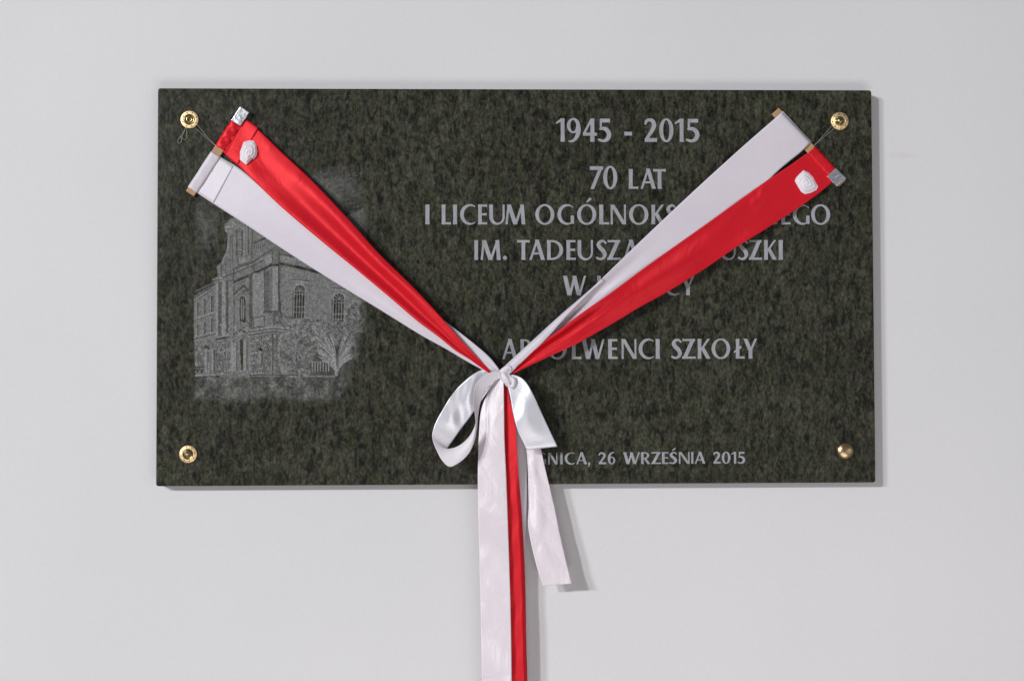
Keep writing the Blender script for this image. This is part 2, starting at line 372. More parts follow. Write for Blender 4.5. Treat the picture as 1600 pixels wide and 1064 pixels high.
def contour(f, x0, x1, y0, y1, n):
    """fill of f<0 as polygons; interior runs merged into one quad per row"""
    nx_ = max(4, int(n * (x1 - x0))); ny_ = int(n * (y1 - y0))
    gx = np.linspace(x0, x1, nx_ + 1); gy = np.linspace(y0, y1, ny_ + 1)
    X, Y = np.meshgrid(gx, gy); Fv = f(X, Y) + 1e-7
    V = []; Fc = []
    for j in range(ny_):
        run = None
        for i in range(nx_ + 1):
            if i < nx_:
                a = (Fv[j, i], Fv[j, i+1], Fv[j+1, i+1], Fv[j+1, i]); s = [q < 0 for q in a]; full = all(s)
            else: full = False; s = [False]*4
            if full:
                if run is None: run = i
                continue
            if run is not None:
                b = len(V); V += [(gx[run], gy[j]), (gx[i], gy[j]), (gx[i], gy[j+1]), (gx[run], gy[j+1])]; Fc.append((b, b+1, b+2, b+3)); run = None
            if any(s):
                cs = [(gx[i], gy[j]), (gx[i+1], gy[j]), (gx[i+1], gy[j+1]), (gx[i], gy[j+1])]; poly = []
                for k in range(4):
                    k2 = (k + 1) % 4
                    if s[k]: poly.append(cs[k])
                    if s[k] != s[k2]:
                        t = a[k] / (a[k] - a[k2]); poly.append((cs[k][0] + (cs[k2][0]-cs[k][0])*t, cs[k][1] + (cs[k2][1]-cs[k][1])*t))
                if len(poly) >= 3:
                    b = len(V); V += poly; Fc.append(tuple(range(b, b+len(poly))))
    return V, Fc
LINES = [
 ('1945 - 2015', 185.6, 222.0, [('1', 868.6, 882.2), ('9', 885.8, 907.7), ('4', 910.8, 933.1), ('5', 934.7, 955), ('-', 975.6, 987.3), ('2', 1006.6, 1027.2), ('0', 1030, 1052.2), ('1', 1054.5, 1068.1), ('5', 1072.2, 1092.8)]),
 ('70', 259.8, 295.6, [('7', 921.7, 942.8), ('0', 942.6, 964.4)]),
 ('LAT', 264.5, 295.3, [('L', 982.3, 997.2), ('A', 1001, 1024.8), ('T', 1020.6, 1040.5)]),
 ('I LICEUM OGÓLNOKSZTAŁCĄCEGO', 320.0, 350.9, [('I', 664.4, 671.3), ('L', 689.8, 704.5), ('I', 707.8, 714.3), ('C', 718.9, 742.3), ('E', 746.9, 761.3), ('U', 764.5, 788.5), ('M', 789.8, 820.9),
   ('O', 836.4, 866.1), ('G', 871, 897.2), ('Ó', 901.8, 931.6), ('L', 936, 951.7), ('N', 954.1, 978.2), ('O', 983, 1013.1), ('K', 1017.7, 1038), ('S', 1040.7, 1057), ('Z', 1059, 1079), ('T', 1080, 1098), ('A', 1097, 1121), ('Ł', 1121, 1138), ('C', 1141, 1164), ('Ą', 1166, 1190), ('C', 1192, 1215), ('E', 1220.5, 1235), ('G', 1238.9, 1265.1), ('O', 1267.3, 1297.1)]),
 ('IM. TADEUSZA KOŚCIUSZKI', 375.3, 406.2, [('I', 741, 747.1), ('M', 751, 782.3), ('.', 785.8, 792.1), ('T', 807.9, 827.5), ('A', 827.2, 851.5), ('D', 854.6, 879.9), ('E', 884.8, 899.6), ('U', 902.5, 926.5), ('S', 931.6, 948.2), ('Z', 948.8, 970), ('A', 974, 998),
   ('K', 1009, 1030), ('O', 1031, 1060), ('Ś', 1064, 1080), ('C', 1083, 1106), ('I', 1110, 1117), ('U', 1125.5, 1149.6), ('S', 1153.2, 1169.2), ('Z', 1170.2, 1190.6), ('K', 1193.8, 1213.8), ('I', 1216.4, 1223.4)]),
 ('W LEGNICY', 430.9, 461.5, [('W', 879.5, 916), ('L', 933, 947), ('E', 950, 964), ('G', 967, 993), ('N', 997, 1020), ('I', 1025, 1031), ('C', 1038, 1061), ('Y', 1064.5, 1085.2)]),
 ('ABSOLWENCI SZKOŁY', 529.7, 560.6, [('A', 785, 808.6), ('B', 813, 831), ('S', 834, 850), ('O', 856, 885.7), ('L', 893.2, 908.3), ('W', 909, 944.8), ('E', 950, 965), ('N', 971.2, 994.5), ('C', 998, 1021.3), ('I', 1024.3, 1031), ('S', 1049, 1065.5), ('Z', 1065.8, 1086.8), ('K', 1090, 1110), ('O', 1111.8, 1141), ('Ł', 1146.3, 1163.3), ('Y', 1161.8, 1183)]),
 ('LEGNICA, 26 WRZEŚNIA 2015', 706.3, 724.7, [('L', 810, 818.6), ('E', 821, 829.6), ('G', 836.3, 853.3), ('N', 856.7, 871), ('I', 875.4, 879.2), ('C', 882.3, 898.3), ('A', 900.5, 917.2), (',', 918.4, 922.5), ('2', 935.2, 947.6), ('6', 949.4, 961.3), ('W', 973.7, 1000), ('R', 1001.5, 1015.5), ('Z', 1017.5, 1032.7), ('E', 1034.2, 1044.5), ('Ś', 1045.9, 1058), ('N', 1060.8, 1077.6), ('I', 1080, 1083.5), ('A', 1085.5, 1102.2), ('2', 1114.3, 1126.5), ('0', 1127.8, 1141.3), ('1', 1142.5, 1150.3), ('5', 1153, 1164.3)]),
]
cache = {}
for text, yt, yb, chars in LINES:
    xm = chars[len(chars)//2][1]
    zb, zt = P(xm, yb, 20.3)[2], P(xm, yt, 20.3)[2]; cap = zt - zb
    line = bpy.data.objects.new('inscription_line', None); line.empty_display_size = 0.01; put(line, plaque)
    line.location = (float(P(chars[0][1], yb, 20.3)[0]), -0.0203, float(zb) - ZC)
    line['label'] = 'engraved grey line of lettering reading ' + text
    for ch, xa, xb_ in chars:
        wd, f = GL[ch]; n = 62 if cap > 0.02 else 44
        key = (ch, n)
        if key not in cache: cache[key] = contour(f, -.06, wd + .08, -.30, 1.40, n)
        v2, f2 = cache[key]
        X0, X1 = P(xa, (yt+yb)/2, 20.3)[0], P(xb_, (yt+yb)/2, 20.3)[0]
        sx = (X1 - X0) / wd
        vv = [(X0 + x*sx, -0.0203, zb + y*cap) for x, y in v2]
        nm = 'digit' if ch.isdigit() else {'.': 'full_stop', ',': 'comma', '-': 'dash'}.get(ch, 'letter')
        mk(nm, vv, f2, M_let, line)

# ---- etched picture of the school building (flat engraving on the stone)
EX0, EX1, EY0, EY1, ES = 285.0, 612.0, 250.0, 648.0, 0.8
gw, gh = int((EX1-EX0)/ES), int((EY1-EY0)/ES)
img = np.zeros((gh + 1, gw + 1)); PX, PY = np.meshgrid(EX0 + np.arange(gw+1)*ES, EY0 + np.arange(gh+1)*ES)
def z2(p): return [(240 + x/4, 380 + y/4) for x, y in p]
def z8(p): return [(300 + x/7.095, 330 + y/7.095) for x, y in p]
def inside(pts):
    p = np.array(pts); r = np.zeros(img.shape, bool); n = len(p)
    for i in range(n):
        x1, y1 = p[i]; x2, y2 = p[(i+1) % n]
        c = ((y1 > PY) != (y2 > PY)); xi = (x2-x1)*(PY-y1)/((y2-y1) if abs(y2-y1) > 1e-9 else 1e-9) + x1
        r ^= c & (PX < xi)
    return r
def poly(pts, v, add=False):
    m = inside(pts)
    if add: img[m] += v
    else: img[m] = v
def line(pts, v, wd=0.8, a=1.0):
    for (x1, y1), (x2, y2) in zip(pts[:-1], pts[1:]):
        dx, dy = x2-x1, y2-y1; L2 = dx*dx + dy*dy + 1e-9
        i0 = max(int((min(x1, x2)-3-EX0)/ES), 0); i1 = int((max(x1, x2)+3-EX0)/ES)+1
        j0 = max(int((min(y1, y2)-3-EY0)/ES), 0); j1 = int((max(y1, y2)+3-EY0)/ES)+1
        if i1 <= i0 or j1 <= j0: continue
        sx, sy, s = PX[j0:j1, i0:i1], PY[j0:j1, i0:i1], img[j0:j1, i0:i1]
        if s.size == 0: continue
        wdd = wd*1.3
        t = np.clip(((sx-x1)*dx + (sy-y1)*dy)/L2, 0, 1); dd = np.hypot(sx-x1-t*dx, sy-y1-t*dy)
        k = np.clip(1.25 - dd/wdd, 0, 1)*a; s[:] = s*(1-k) + v*k
def blobn(sc, oct=3):      # smooth value noise on the picture grid
    r = np.zeros(img.shape); am = 1; tot = 0
    for o in range(oct):
        gxn, gyn = int(gw*ES/sc)+3, int(gh*ES/sc)+3; tbl = rng.random((gyn, gxn))
        fx, fy = (PX-EX0)/sc, (PY-EY0)/sc; ix, iy = np.clip(fx.astype(int), 0, gxn-2), np.clip(fy.astype(int), 0, gyn-2); tx, ty = fx-ix, fy-iy
        tx = tx*tx*(3-2*tx); ty = ty*ty*(3-2*ty)
        r += am*((tbl[iy, ix]*(1-tx)+tbl[iy, ix+1]*tx)*(1-ty) + (tbl[iy+1, ix]*(1-tx)+tbl[iy+1, ix+1]*tx)*ty); tot += am; am *= .6; sc /= 2
    return r/tot
# sky scratches
n1 = blobn(45, 3); sky = np.clip((n1-0.45)*1.6, 0, 1) * np.clip((PX-300)/18, 0, 1)*np.clip((585-PX)/25, 0, 1)*np.clip((PY-262)/20, 0, 1)*np.clip((440-PY)/30, 0, 1)
cl = np.exp(-(((PX-520)/50)**2 + ((PY-300)/42)**2)) + 0.8*np.exp(-(((PX-318)/28)**2 + ((PY-355)/55)**2)) + 0.5*np.exp(-(((PX-430)/60)**2 + ((PY-285)/20)**2))
img += 0.20*cl*(0.5 + blobn(7, 2))*np.clip((PX-296)/10, 0, 1)*(PY < 470)*(PX < 585) + 0.08*sky
for _ in range(260):
    x = random.uniform(305, 575); y = random.uniform(268, 430)
    if random.random() < math.exp(-(((x-520)/60)**2 + ((y-300)/45)**2)) + 0.7*math.exp(-(((x-322)/25)**2 + ((y-360)/50)**2)):
        l = random.uniform(5, 16); line([(x, y), (x+l, y-l*random.uniform(-.15, .3))], random.uniform(.3, .55), 0.5, 0.45)
# main masses
poly(z2([(252, 352), (385, 268), (390, 560), (252, 605)]), .43)                                # left wing, upper storeys
poly(z2([(252, 605), (390, 560), (390, 822), (262, 832)]), .45)
poly(z2([(250, 330), (380, 250), (385, 270), (252, 356)]), .22)                               # wing roof
line(z2([(262, 303), (378, 246)]), .4, .7); line(z2([(252, 356), (385, 270)]), .6, .7); line(z2([(252, 364), (385, 279)]), .12, .5)
poly(z8([(355, 150), (360, 220), (395, 265), (385, 420), (330, 560), (270, 620), (285, 720), (225, 765), (255, 800), (255, 900), (960, 620), (960, 420), (1160, 520), (1000, 300), (700, 60), (520, 40), (430, 90)]), .40)
poly(z2([(385, 240), (780, 130), (790, 450), (830, 545), (835, 830), (385, 825)]), .43)
poly(z2([(780, 120), (800, 90), (1400, 120), (1400, 700), (830, 700), (830, 545), (795, 450)]), .44)
poly(z2([(745, 40), (1400, -260), (1400, 150), (790, 140)]), .30)                              # nave roof, largely under the ribbon
for k in range(14): line(z2([(800+k*42, 60-k*6), (830+k*42, 150+k*8)]), .2, .4, .5)
poly(z2([(785, 85), (800, 75), (1100, 175), (1110, 215), (790, 150)]), .46)
line(z2([(782, 128), (900, 152), (1080, 198), (1200, 240)]), .04, 2.2); line(z2([(785, 72), (860, 82), (1000, 130)]), .1, .8); line(z2([(785, 84), (880, 100), (1010, 150)]), .6, .6)
# gable tower
for p_, v_, w_ in (([(400, 262), (440, 262)], .6, .9), ([(398, 265), (392, 420), (335, 560)], .62, .9), ([(440, 262), (448, 560)], .15, .8), ([(425, 265), (415, 560)], .2, .5),
                   ([(490, 205), (490, 500)], .12, 1.0), ([(552, 215), (552, 500)], .12, .9), ([(572, 180), (575, 490)], .6, .9), ([(618, 175), (622, 480)], .12, .8), ([(600, 190), (600, 480)], .6, .6), ([(665, 200), (660, 640)], .14, .8),
                   ([(360, 180), (440, 175)], .7, .9), ([(370, 220), (430, 225)], .65, .9), ([(430, 90), (465, 150), (500, 160)], .7, .9), ([(490, 195), (520, 172), (565, 200)], .7, .9),
                   ([(680, 360), (810, 300)], .08, 1.2), ([(690, 410), (800, 385)], .12, .7), ([(460, 640), (680, 560), (800, 480), (880, 430)], .1, .9), ([(330, 735), (460, 690), (680, 600), (870, 505)], .1, .8), ([(330, 722), (460, 675), (680, 588), (860, 495)], .7, .6),
                   ([(460, 790), (680, 690), (800, 640), (880, 600), (960, 600)], .06, 1.8), ([(230, 765), (330, 740)], .7, .8), ([(270, 800), (450, 770)], .12, .8), ([(225, 772), (300, 760)], .1, .7),
                   ([(320, 560), (325, 720)], .12, .7), ([(460, 640), (455, 790)], .1, .8), ([(380, 620), (385, 740)], .15, .5), ([(680, 590), (680, 690)], .12, .7), ([(885, 440), (885, 1064)], .14, .7), ([(960, 440), (960, 1064)], .14, .8), ([(800, 640), (800, 1064)], .1, .8), ([(875, 620), (870, 1064)], .65, .6)):
    line(z8(p_), v_, w_)
poly(z8([(497, 225), (545, 225), (547, 500), (497, 500)]), .16)
for x in (508, 522, 536): line(z8([(x, 232), (x, 500)]), .6, .5)
for y in (300, 435): line(z8([(497, y), (548, y-6)]), .65, .5)
poly(z8([(508, 520), (580, 515), (585, 580), (515, 600)]), .6); line(z8([(508, 520), (515, 600), (590, 575)]), .1, .7)
poly(z8([(805, 520), (870, 500), (880, 560), (810, 590)]), .55); line(z8([(805, 520), (870, 500), (880, 560), (810, 590), (805, 520)]), .75, .5)
for k in range(9): line(z8([(690+k*11, 375), (690+k*11, 425)]), .65 if k % 2 else .15, .45)
for k in range(16): line(z8([(340+k*6, 590+8*math.sin(k)), (345+k*6, 700)]), .62 if k % 3 == 0 else .2, .4, .6)
# pilasters on the facade
for x0_, x1_, t, b, v_ in ((388, 402, 250, 575, .66), (402, 424, 246, 575, .22), (424, 446, 242, 575, .62), (452, 472, 238, 560, .2), (474, 496, 240, 560, .5), (594, 616, 205, 525, .2), (618, 690, 190, 520, .55), (722, 740, 165, 430, .34), (742, 774, 150, 430, .66), (776, 788, 150, 430, .2)):
    poly(z2([(x0_, t), (x1_, t-3), (x1_+2, b), (x0_+2, b)]), v_)
for x, t, b, v_ in ((388, 250, 575, .62), (408, 245, 575, .2), (432, 240, 575, .62), (455, 240, 560, .14), (470, 235, 560, .6), (500, 240, 540, .16), (605, 200, 540, .16), (625, 200, 520, .62), (690, 180, 430, .12), (718, 175, 430, .2), (742, 150, 440, .62), (778, 140, 430, .12)):
    line(z2([(x, t), (x+2, b)]), v_, .8, .9)
poly(z2([(695, 180), (720, 175), (722, 432), (695, 435)]), .25)
# niche with statue + window over the portal
poly(z2([(500, 320), (560, 300), (600, 330), (600, 355), (500, 360)]), .38); line(z2([(505, 320), (520, 300), (560, 268), (590, 295), (560, 300)]), .1, 1.2)
poly(z2([(537, 345), (550, 332), (566, 338), (574, 360), (574, 495), (537, 490)]), .1)
for x in (548, 560): line(z2([(x, 350), (x, 475)]), .7, .6)
line(z2([(537, 400), (574, 400)]), .6, .4); line(z2([(530, 345), (550, 325), (572, 335), (580, 365)]), .75, .6)
# wing windows
for x, w0 in ((278, 7), (320, 7), (367, 8)):
    dy = (367-x)*0.62
    for a, b in ((335, 425), (475, 560)):
        poly(z2([(x-w0, a+dy*.75), (x+w0, a-6+dy*.75), (x+w0, b+dy*.45), (x-w0, b+4+dy*.45)]), .09)
        line(z2([(x, a+6+dy*.75), (x, b+dy*.45)]), .55, .4); line(z2([(x-w0-4, a+dy*.75), (x-w0-4, b+dy*.45)]), .7, .5)
line(z2([(252, 476), (385, 430)]), .7, .9); line(z2([(252, 484), (385, 438)]), .12, .5)
line(z2([(252, 586), (385, 556)]), .7, .8); line(z2([(252, 600), (390, 566)]), .1, .7)
# arched nave windows
def arch(x0, x1, y0, y1, sk):
    cx_, r = (x0+x1)/2, (x1-x0)/2
    pts = [(cx_+r*math.cos(a), y0+r*1.1-r*1.1*math.sin(a)) for a in np.linspace(0, math.pi, 14)]
    pg = pts + [(x0-sk, y1), (x1-sk, y1)]; poly(z2(pg), .08)
    fr = [(x1-sk+2, y1)] + pts + [(x0-sk-2, y1)]
    line(z2([(x*1.0 + (4 if x > cx_ else -4), y-3) for x, y in pts]), .75, .8); line(z2([(x0-8, y0+r), (x0-10, y1)]), .1, .6)
    line(z2([(x1, y0+r), (x1-sk, y1)]), .6, .5); line(z2([(x0, y0+r), (x0-sk, y1)]), .6, .5)
    for k in (1, 2, 3): line(z2([(x0+k*(x1-x0)/4, y0+r*1.3), (x0-sk+k*(x1-x0)/4, y1)]), .68, .42)
    for yy in (y0+r*1.15, y0+r*1.75, y0+(y1-y0)*.66, y0+(y1-y0)*.82): line(z2([(x0, yy), (x1, yy)]), .68, .45)
    for a in (.6, 1.2, 1.9, 2.5): line(z2([(cx_, y0+r*1.1), (cx_+r*.95*math.cos(a), y0+r*1.1-r*math.sin(a))]), .65, .4)
    line(z2([(x0-12, y0-34), (x1+24, y0-24)]), .1, .8); line(z2([(x0-10, y0-28), (x1+20, y0-18)]), .75, .6); line(z2([(x0+6, y0-16), (x1+18, y0-12)]), .7, .6)
arch(877, 944, 262, 470, 4); arch(1122, 1190, 315, 512, 4)
arch(1330, 1390, 365, 560, 4)
# plinth, cornice of the base
poly(z2([(575, 555), (740, 528), (825, 530), (835, 575), (740, 555), (580, 585)]), .5)
for a, v_ in ((0, .7), (10, .1), (18, .6), (28, .06)): line(z2([(578, 550+a), (740, 524+a), (826, 533+a), (860, 540+a)]), v_, .7)
for p_ in ([(620, 470), (690, 455), (690, 520), (625, 530), (620, 470)], [(748, 445), (792, 440), (795, 500), (750, 505), (748, 445)], [(757, 455), (782, 452), (784, 492), (759, 495), (757, 455)]): line(z2(p_), .1, .6)
line(z2([(690, 432), (790, 428), (796, 450)]), .08, 1.0); line(z2([(800, 456), (880, 470)]), .1, .7); line(z2([(1078, 502), (1120, 512)]), .1, .7); line(z2([(796, 500), (830, 545), (880, 545)]), .1, .7)
line(z2([(390, 600), (470, 585)]), .08, 1.2); line(z2([(390, 590), (470, 575)]), .7, .7)
# rubble masonry of the base
def masonry(x0, x1, yf0, yf1):
    y = 0; row = 0
    while True:
        hh = random.uniform(11, 16)
        if yf0(x0)+y > yf1(x0): break
        x = x0 + random.uniform(0, 10)
        line(z2([(q, yf0(q)+y+random.uniform(-1, 1)) for q in np.arange(x0, x1, 12)]), .1, .5, .85)
        while x < x1-4:
            l = random.uniform(12, 26)
            if random.random() < .5: poly(z2([(x+1, yf0(x)+y+2), (x+l-1, yf0(x)+y+2), (x+l-1, yf0(x)+y+hh-2), (x+1, yf0(x)+y+hh-2)]), random.uniform(.5, .9))
            line(z2([(x, yf0(x)+y), (x+random.uniform(-1, 1), yf0(x)+y+hh)]), .1, .5, .85); x += l
        y += hh; row += 1
masonry(255, 318, lambda x: 622-(x-255)*.12, lambda x: 818)
masonry(392, 482, lambda x: 605-(x-392)*.12, lambda x: 815)
masonry(602, 738, lambda x: 592-(x-602)*.14, lambda x: 815)
masonry(742, 800, lambda x: 572, lambda x: 815)
line(z2([(740, 560), (742, 818)]), .1, .8)
# side door
poly(z2([(322, 665), (382, 655), (382, 822), (322, 825)]), .55); poly(z2([(342, 680), (362, 675), (362, 815), (345, 818)]), .12)
for x, v_ in ((328, .75), (336, .15), (348, .6), (355, .6), (368, .75), (378, .1), (384, .1)): line(z2([(x, 668), (x, 820)]), v_, .6)
poly(z2([(318, 640), (345, 590), (385, 630), (385, 650), (320, 662)]), .35); line(z2([(318, 650), (330, 642), (345, 660)]), .05, 1.4)
for y in (775, 790): line(z2([(258, y), (320, y-3)]), .1, .7)
for x in (280, 302): poly(z2([(x-5, 792), (x+5, 790), (x+5, 806), (x-5, 808)]), .06)
# portal
poly(z2([(484, 600), (606, 590), (606, 800), (484, 800)]), .42)
poly(z2([(538, 600), (556, 590), (560, 640), (560, 795), (548, 795), (540, 680)]), .04)
for x, v_, w_ in ((490, .72, 1.4), (502, .66, 1.2), (512, .8, .6), (520, .14, .6), (566, .75, 1.2), (575, .66, .8), (583, .12, .7), (600, .6, .6)): line(z2([(x, 610), (x, 792)]), v_, w_)
for _ in range(70):
    x, y = random.gauss(535, 32), random.gauss(555, 28)
    line(z2([(x, y), (x+random.uniform(-12, 12), y+random.uniform(-10, 10))]), random.choice((.04, .1, .78, .6)), .7)
for k in range(7): 
    y = 796+k*8; wd_ = 70+k*6; line(z2([(508-wd_, y+6), (508, y), (508+wd_, y+6)]), .66, .5); line(z2([(508-wd_, y+10), (508, y+4), (508+wd_, y+10)]), .1, .45)
# slit windows
poly(z2([(655, 662), (665, 650), (674, 660), (674, 740), (658, 742)]), .55); poly(z2([(655, 662), (665, 650), (676, 660), (676, 674), (655, 672)]), .04); line(z2([(676, 660), (675, 742)]), .06, .7)
poly(z2([(436, 678), (450, 680), (452, 700), (440, 695)]), .06)
# bushes: stippled masses with light rims
tex = blobn(5, 3); tex2 = blobn(2.2, 2)
def bush(cx_, cy_, rx, ry, base, rim=.62):
    c = z2([(cx_, cy_)])[0]; a = rx/4; b = ry/4
    q = np.sqrt(((PX-c[0])/a)**2 + ((PY-c[1])/b)**2) + (tex-.5)*.25
    m = q < 1; img[m] = (base*(.25+1.5*tex2)*(.5+1.0*tex))[m]
    e = np.abs(q-.97) < .06; img[e] = img[e]*.4 + rim*.6
bush(1270, 470, 75, 105, .30); bush(1320, 420, 45, 60, .28); bush(1230, 520, 45, 60, .36)
bush(1160, 620, 150, 130, .34, .4)
bush(900, 560, 70, 80, .40); bush(960, 520, 65, 55, .40); bush(1045, 500, 38, 50, .42); bush(1000, 560, 70, 60, .40)
bush(880, 690, 105, 150, .35); bush(950, 700, 75, 130, .33); bush(840, 620, 50, 60, .40)
poly(z2([(1040, 640), (1250, 640), (1250, 840), (980, 835), (975, 770)]), .16)
# spiky plant
for k in range(150):
    side = -1 if k % 2 else 1; q = random.random()
    if q < .6: tx, ty = 1140 + side*random.uniform(25, 135 if side < 0 else 118), random.uniform(565, 640)
    else: tx, ty = 1140 + side*random.uniform(70, 125 if side < 0 else 105), random.uniform(620, 735)
    dxl, dyl = tx-1140, ty-825
    pts = [(1140 + dxl*(t*t*.75+t*.25), 825 + dyl*(t*1.35-t*t*.35)) for t in np.linspace(0, 1, 8)]
    line(z2(pts), random.choice((.85, .7, .8, .5, .6, .08, .2)), random.uniform(.6, 1.1), .8)
# railing and kerb
for k in range(7): line(z2([(990+k*17, 745), (990+k*17, 800)]), .72, .75); line(z2([(997+k*17, 748), (997+k*17, 800)]), .05, .5)
line(z2([(985, 742), (1100, 742)]), .65, .6)
line(z2([(262, 826), (420, 822)]), .7, .8); line(z2([(600, 830), (790, 832)]), .6, .5); line(z2([(600, 824), (900, 824)]), .05, .8); line(z2([(930, 832), (1130, 833)]), .66, .7)
# ground stipple
gm = np.clip((PY-586)/4, 0, 1)*np.clip((634-PY)/16, 0, 1)*np.clip((PX-300)/8, 0, 1)*np.clip((558-PX)/30, 0, 1)
gt = blobn(14, 3); gr = gm*(.15 + .34*np.clip((gt-.38)*1.6, 0, 1))*(.45+1.1*tex2)*(PY > 584)
img = np.where((PY > 587), np.maximum(gr, img*(PY < 589.5)), img)
# edge fade, grain
fade = np.clip((PX-301)/3, 0, 1)*np.clip((np.where(PY > 520, 566, 574)-PX)/np.where(PY > 520, 24, 14), 0, 1)*np.clip((PY-255)/8, 0, 1)
img = np.clip((img - .06)*1.22, 0, 1)*fade*(.80 + .40*tex2)*(.62 + .76*rng.random(img.shape))
ys, xs_ = np.mgrid[0:gh+1, 0:gw+1]
c00, c10, c01, c11 = P(EX0, EY0, 20.3), P(EX1, EY0, 20.3), P(EX0, EY1, 20.3), P(EX1, EY1, 20.3)
x0w, x1w, z0w, z1w = (c00[0]+c01[0])/2, (c10[0]+c11[0])/2, (c00[2]+c10[2])/2, (c01[2]+c11[2])/2
ev = np.stack([x0w + (x1w-x0w)*xs_/gw, np.full(xs_.shape, -0.0203), z0w + (z1w-z0w)*ys/gh], -1).reshape(-1, 3)
i0 = (ys[:-1, :-1]*(gw+1) + xs_[:-1, :-1]).ravel(); ef = np.stack([i0, i0+gw+1, i0+gw+2, i0+1], 1)
pic = mk('engraved_picture', ev, ef, M_etch, plaque)
pic['label'] = 'etched grey drawing of a baroque school building with bushes'
at = pic.data.attributes.new('etch', 'FLOAT', 'POINT'); at.data.foreach_set('value', img.astype(np.float32).ravel())

# ------------------------------------------------------------------ brass screw covers
PXM = 1/ (F / D) * 1.0        # metres per photo pixel on the plaque
def lathe(c, prof, n=48, wob=None):
    V = []; Fc = []
    for r, h in prof:
        for k in range(n):
            a = 2*math.pi*k/n; V.append((c[0]+r*math.cos(a), -T-0.0002-h, c[2]+r*math.sin(a)))
    for i in range(len(prof)-1):
        for k in range(n): Fc.append((i*n+k, i*n+(k+1) % n, (i+1)*n+(k+1) % n, (i+1)*n+k))
    Fc.append([(len(prof)-1)*n+k for k in range(n)])
    return V, Fc
GRP = 'brass screw covers at the plaque corners'
def cover(x, y, label, rim, rimm, parts, pits=None):
    c = P(x, y, 20); t = thing('screw_cover', label, 'screw cover', (c[0], -T, c[2]), GRP)
    V, Fc = lathe(c, rim); mk('rim' if parts else 'dome', V, Fc, rimm, t, True)
    for nm, pr, mt in parts:
        V, Fc = lathe(c, pr); mk(nm, V, Fc, mt, t, True)
    if pits:
        rr, hh, n, ph = pits
        for k in range(n):
            a = ph + 2*math.pi*k/n; cc = (c[0]+rr*math.cos(a), 0, c[2]+rr*math.sin(a))
            V, Fc = lathe(cc, [(0.0009, hh-0.0004), (0.0009, hh+0.0002), (0.0005, hh+0.0003)], 8); mk('pit', V, Fc, M_pit, t)
    return t
m_ = 0.001
cover(296.5, 187.6, 'flat brass screw cover at the plaque top left, loops of thread hanging below it', [(12.4*m_, 0), (12.4*m_, 1.4*m_), (12.2*m_, 1.8*m_), (11.8*m_, 2.0*m_), (8.0*m_, 2.05*m_), (7.6*m_, 2.0*m_), (7.2*m_, 0.6*m_)], M_brass2,
      [('cup', [(7.4*m_, 0.5*m_), (7.2*m_, 2.4*m_), (6.6*m_, 2.7*m_), (5.0*m_, 1.6*m_), (4.4*m_, 1.5*m_)], M_bdark),
       ('screw_head', [(4.5*m_, 1.0*m_), (4.4*m_, 3.4*m_), (4.0*m_, 4.0*m_), (3.2*m_, 4.1*m_), (2.8*m_, 3.6*m_), (2.6*m_, 1.2*m_), (0.3*m_, 1.0*m_)], M_brass)], (9.8*m_, 2.1*m_, 8, 0.35))
cover(1311.7, 189.8, 'brass screw cover with a ringed shiny centre at the plaque top right', [(12.6*m_, 0), (12.6*m_, 1.0*m_), (12.2*m_, 1.7*m_), (11.4*m_, 2.0*m_), (8.6*m_, 2.3*m_), (8.0*m_, 3.0*m_), (7.4*m_, 3.0*m_), (6.9*m_, 2.0*m_)], M_brass2,
      [('cup', [(7.0*m_, 1.5*m_), (6.9*m_, 3.2*m_), (6.2*m_, 3.6*m_), (4.8*m_, 2.2*m_)], M_brass),
       ('screw_head', [(5.0*m_, 1.5*m_), (4.8*m_, 3.6*m_), (4.0*m_, 5.0*m_), (2.6*m_, 6.0*m_), (1.2*m_, 6.5*m_), (0.2*m_, 6.6*m_)], M_bdark)], (10.3*m_, 2.05*m_, 8, 0.1))
cover(294.3, 709.4, 'brass screw cover with a pointed dark centre at the plaque bottom left', [(12.3*m_, 0), (12.3*m_, 1.0*m_), (11.9*m_, 1.7*m_), (11.1*m_, 2.0*m_), (8.0*m_, 2.6*m_), (7.4*m_, 2.6*m_), (7.0*m_, 1.0*m_)], M_brass2,
      [('cup', [(7.2*m_, 0.8*m_), (7.0*m_, 3.0*m_), (6.2*m_, 3.3*m_), (5.6*m_, 2.6*m_)], M_bdark),
       ('screw_head', [(5.8*m_, 1.5*m_), (5.6*m_, 3.2*m_), (4.2*m_, 4.6*m_), (2.4*m_, 6.4*m_), (0.8*m_, 7.6*m_), (0.2*m_, 7.8*m_)], M_brass)], (9.6*m_, 2.3*m_, 8, 0.2))
cover(1320.3, 704.5, 'smooth domed brass screw cover at the plaque bottom right', [(12.2*m_, 0), (12.2*m_, 0.8*m_)] + [(12.0*m_*math.cos(a), 0.8*m_+5.6*m_*math.sin(a)) for a in np.linspace(0.05, 1.53, 14)], simple('domed_brass', (0.50, 0.37, 0.21), 0.33, 1.0, 0.5, 60, 0.15, 0.6, 160), [])

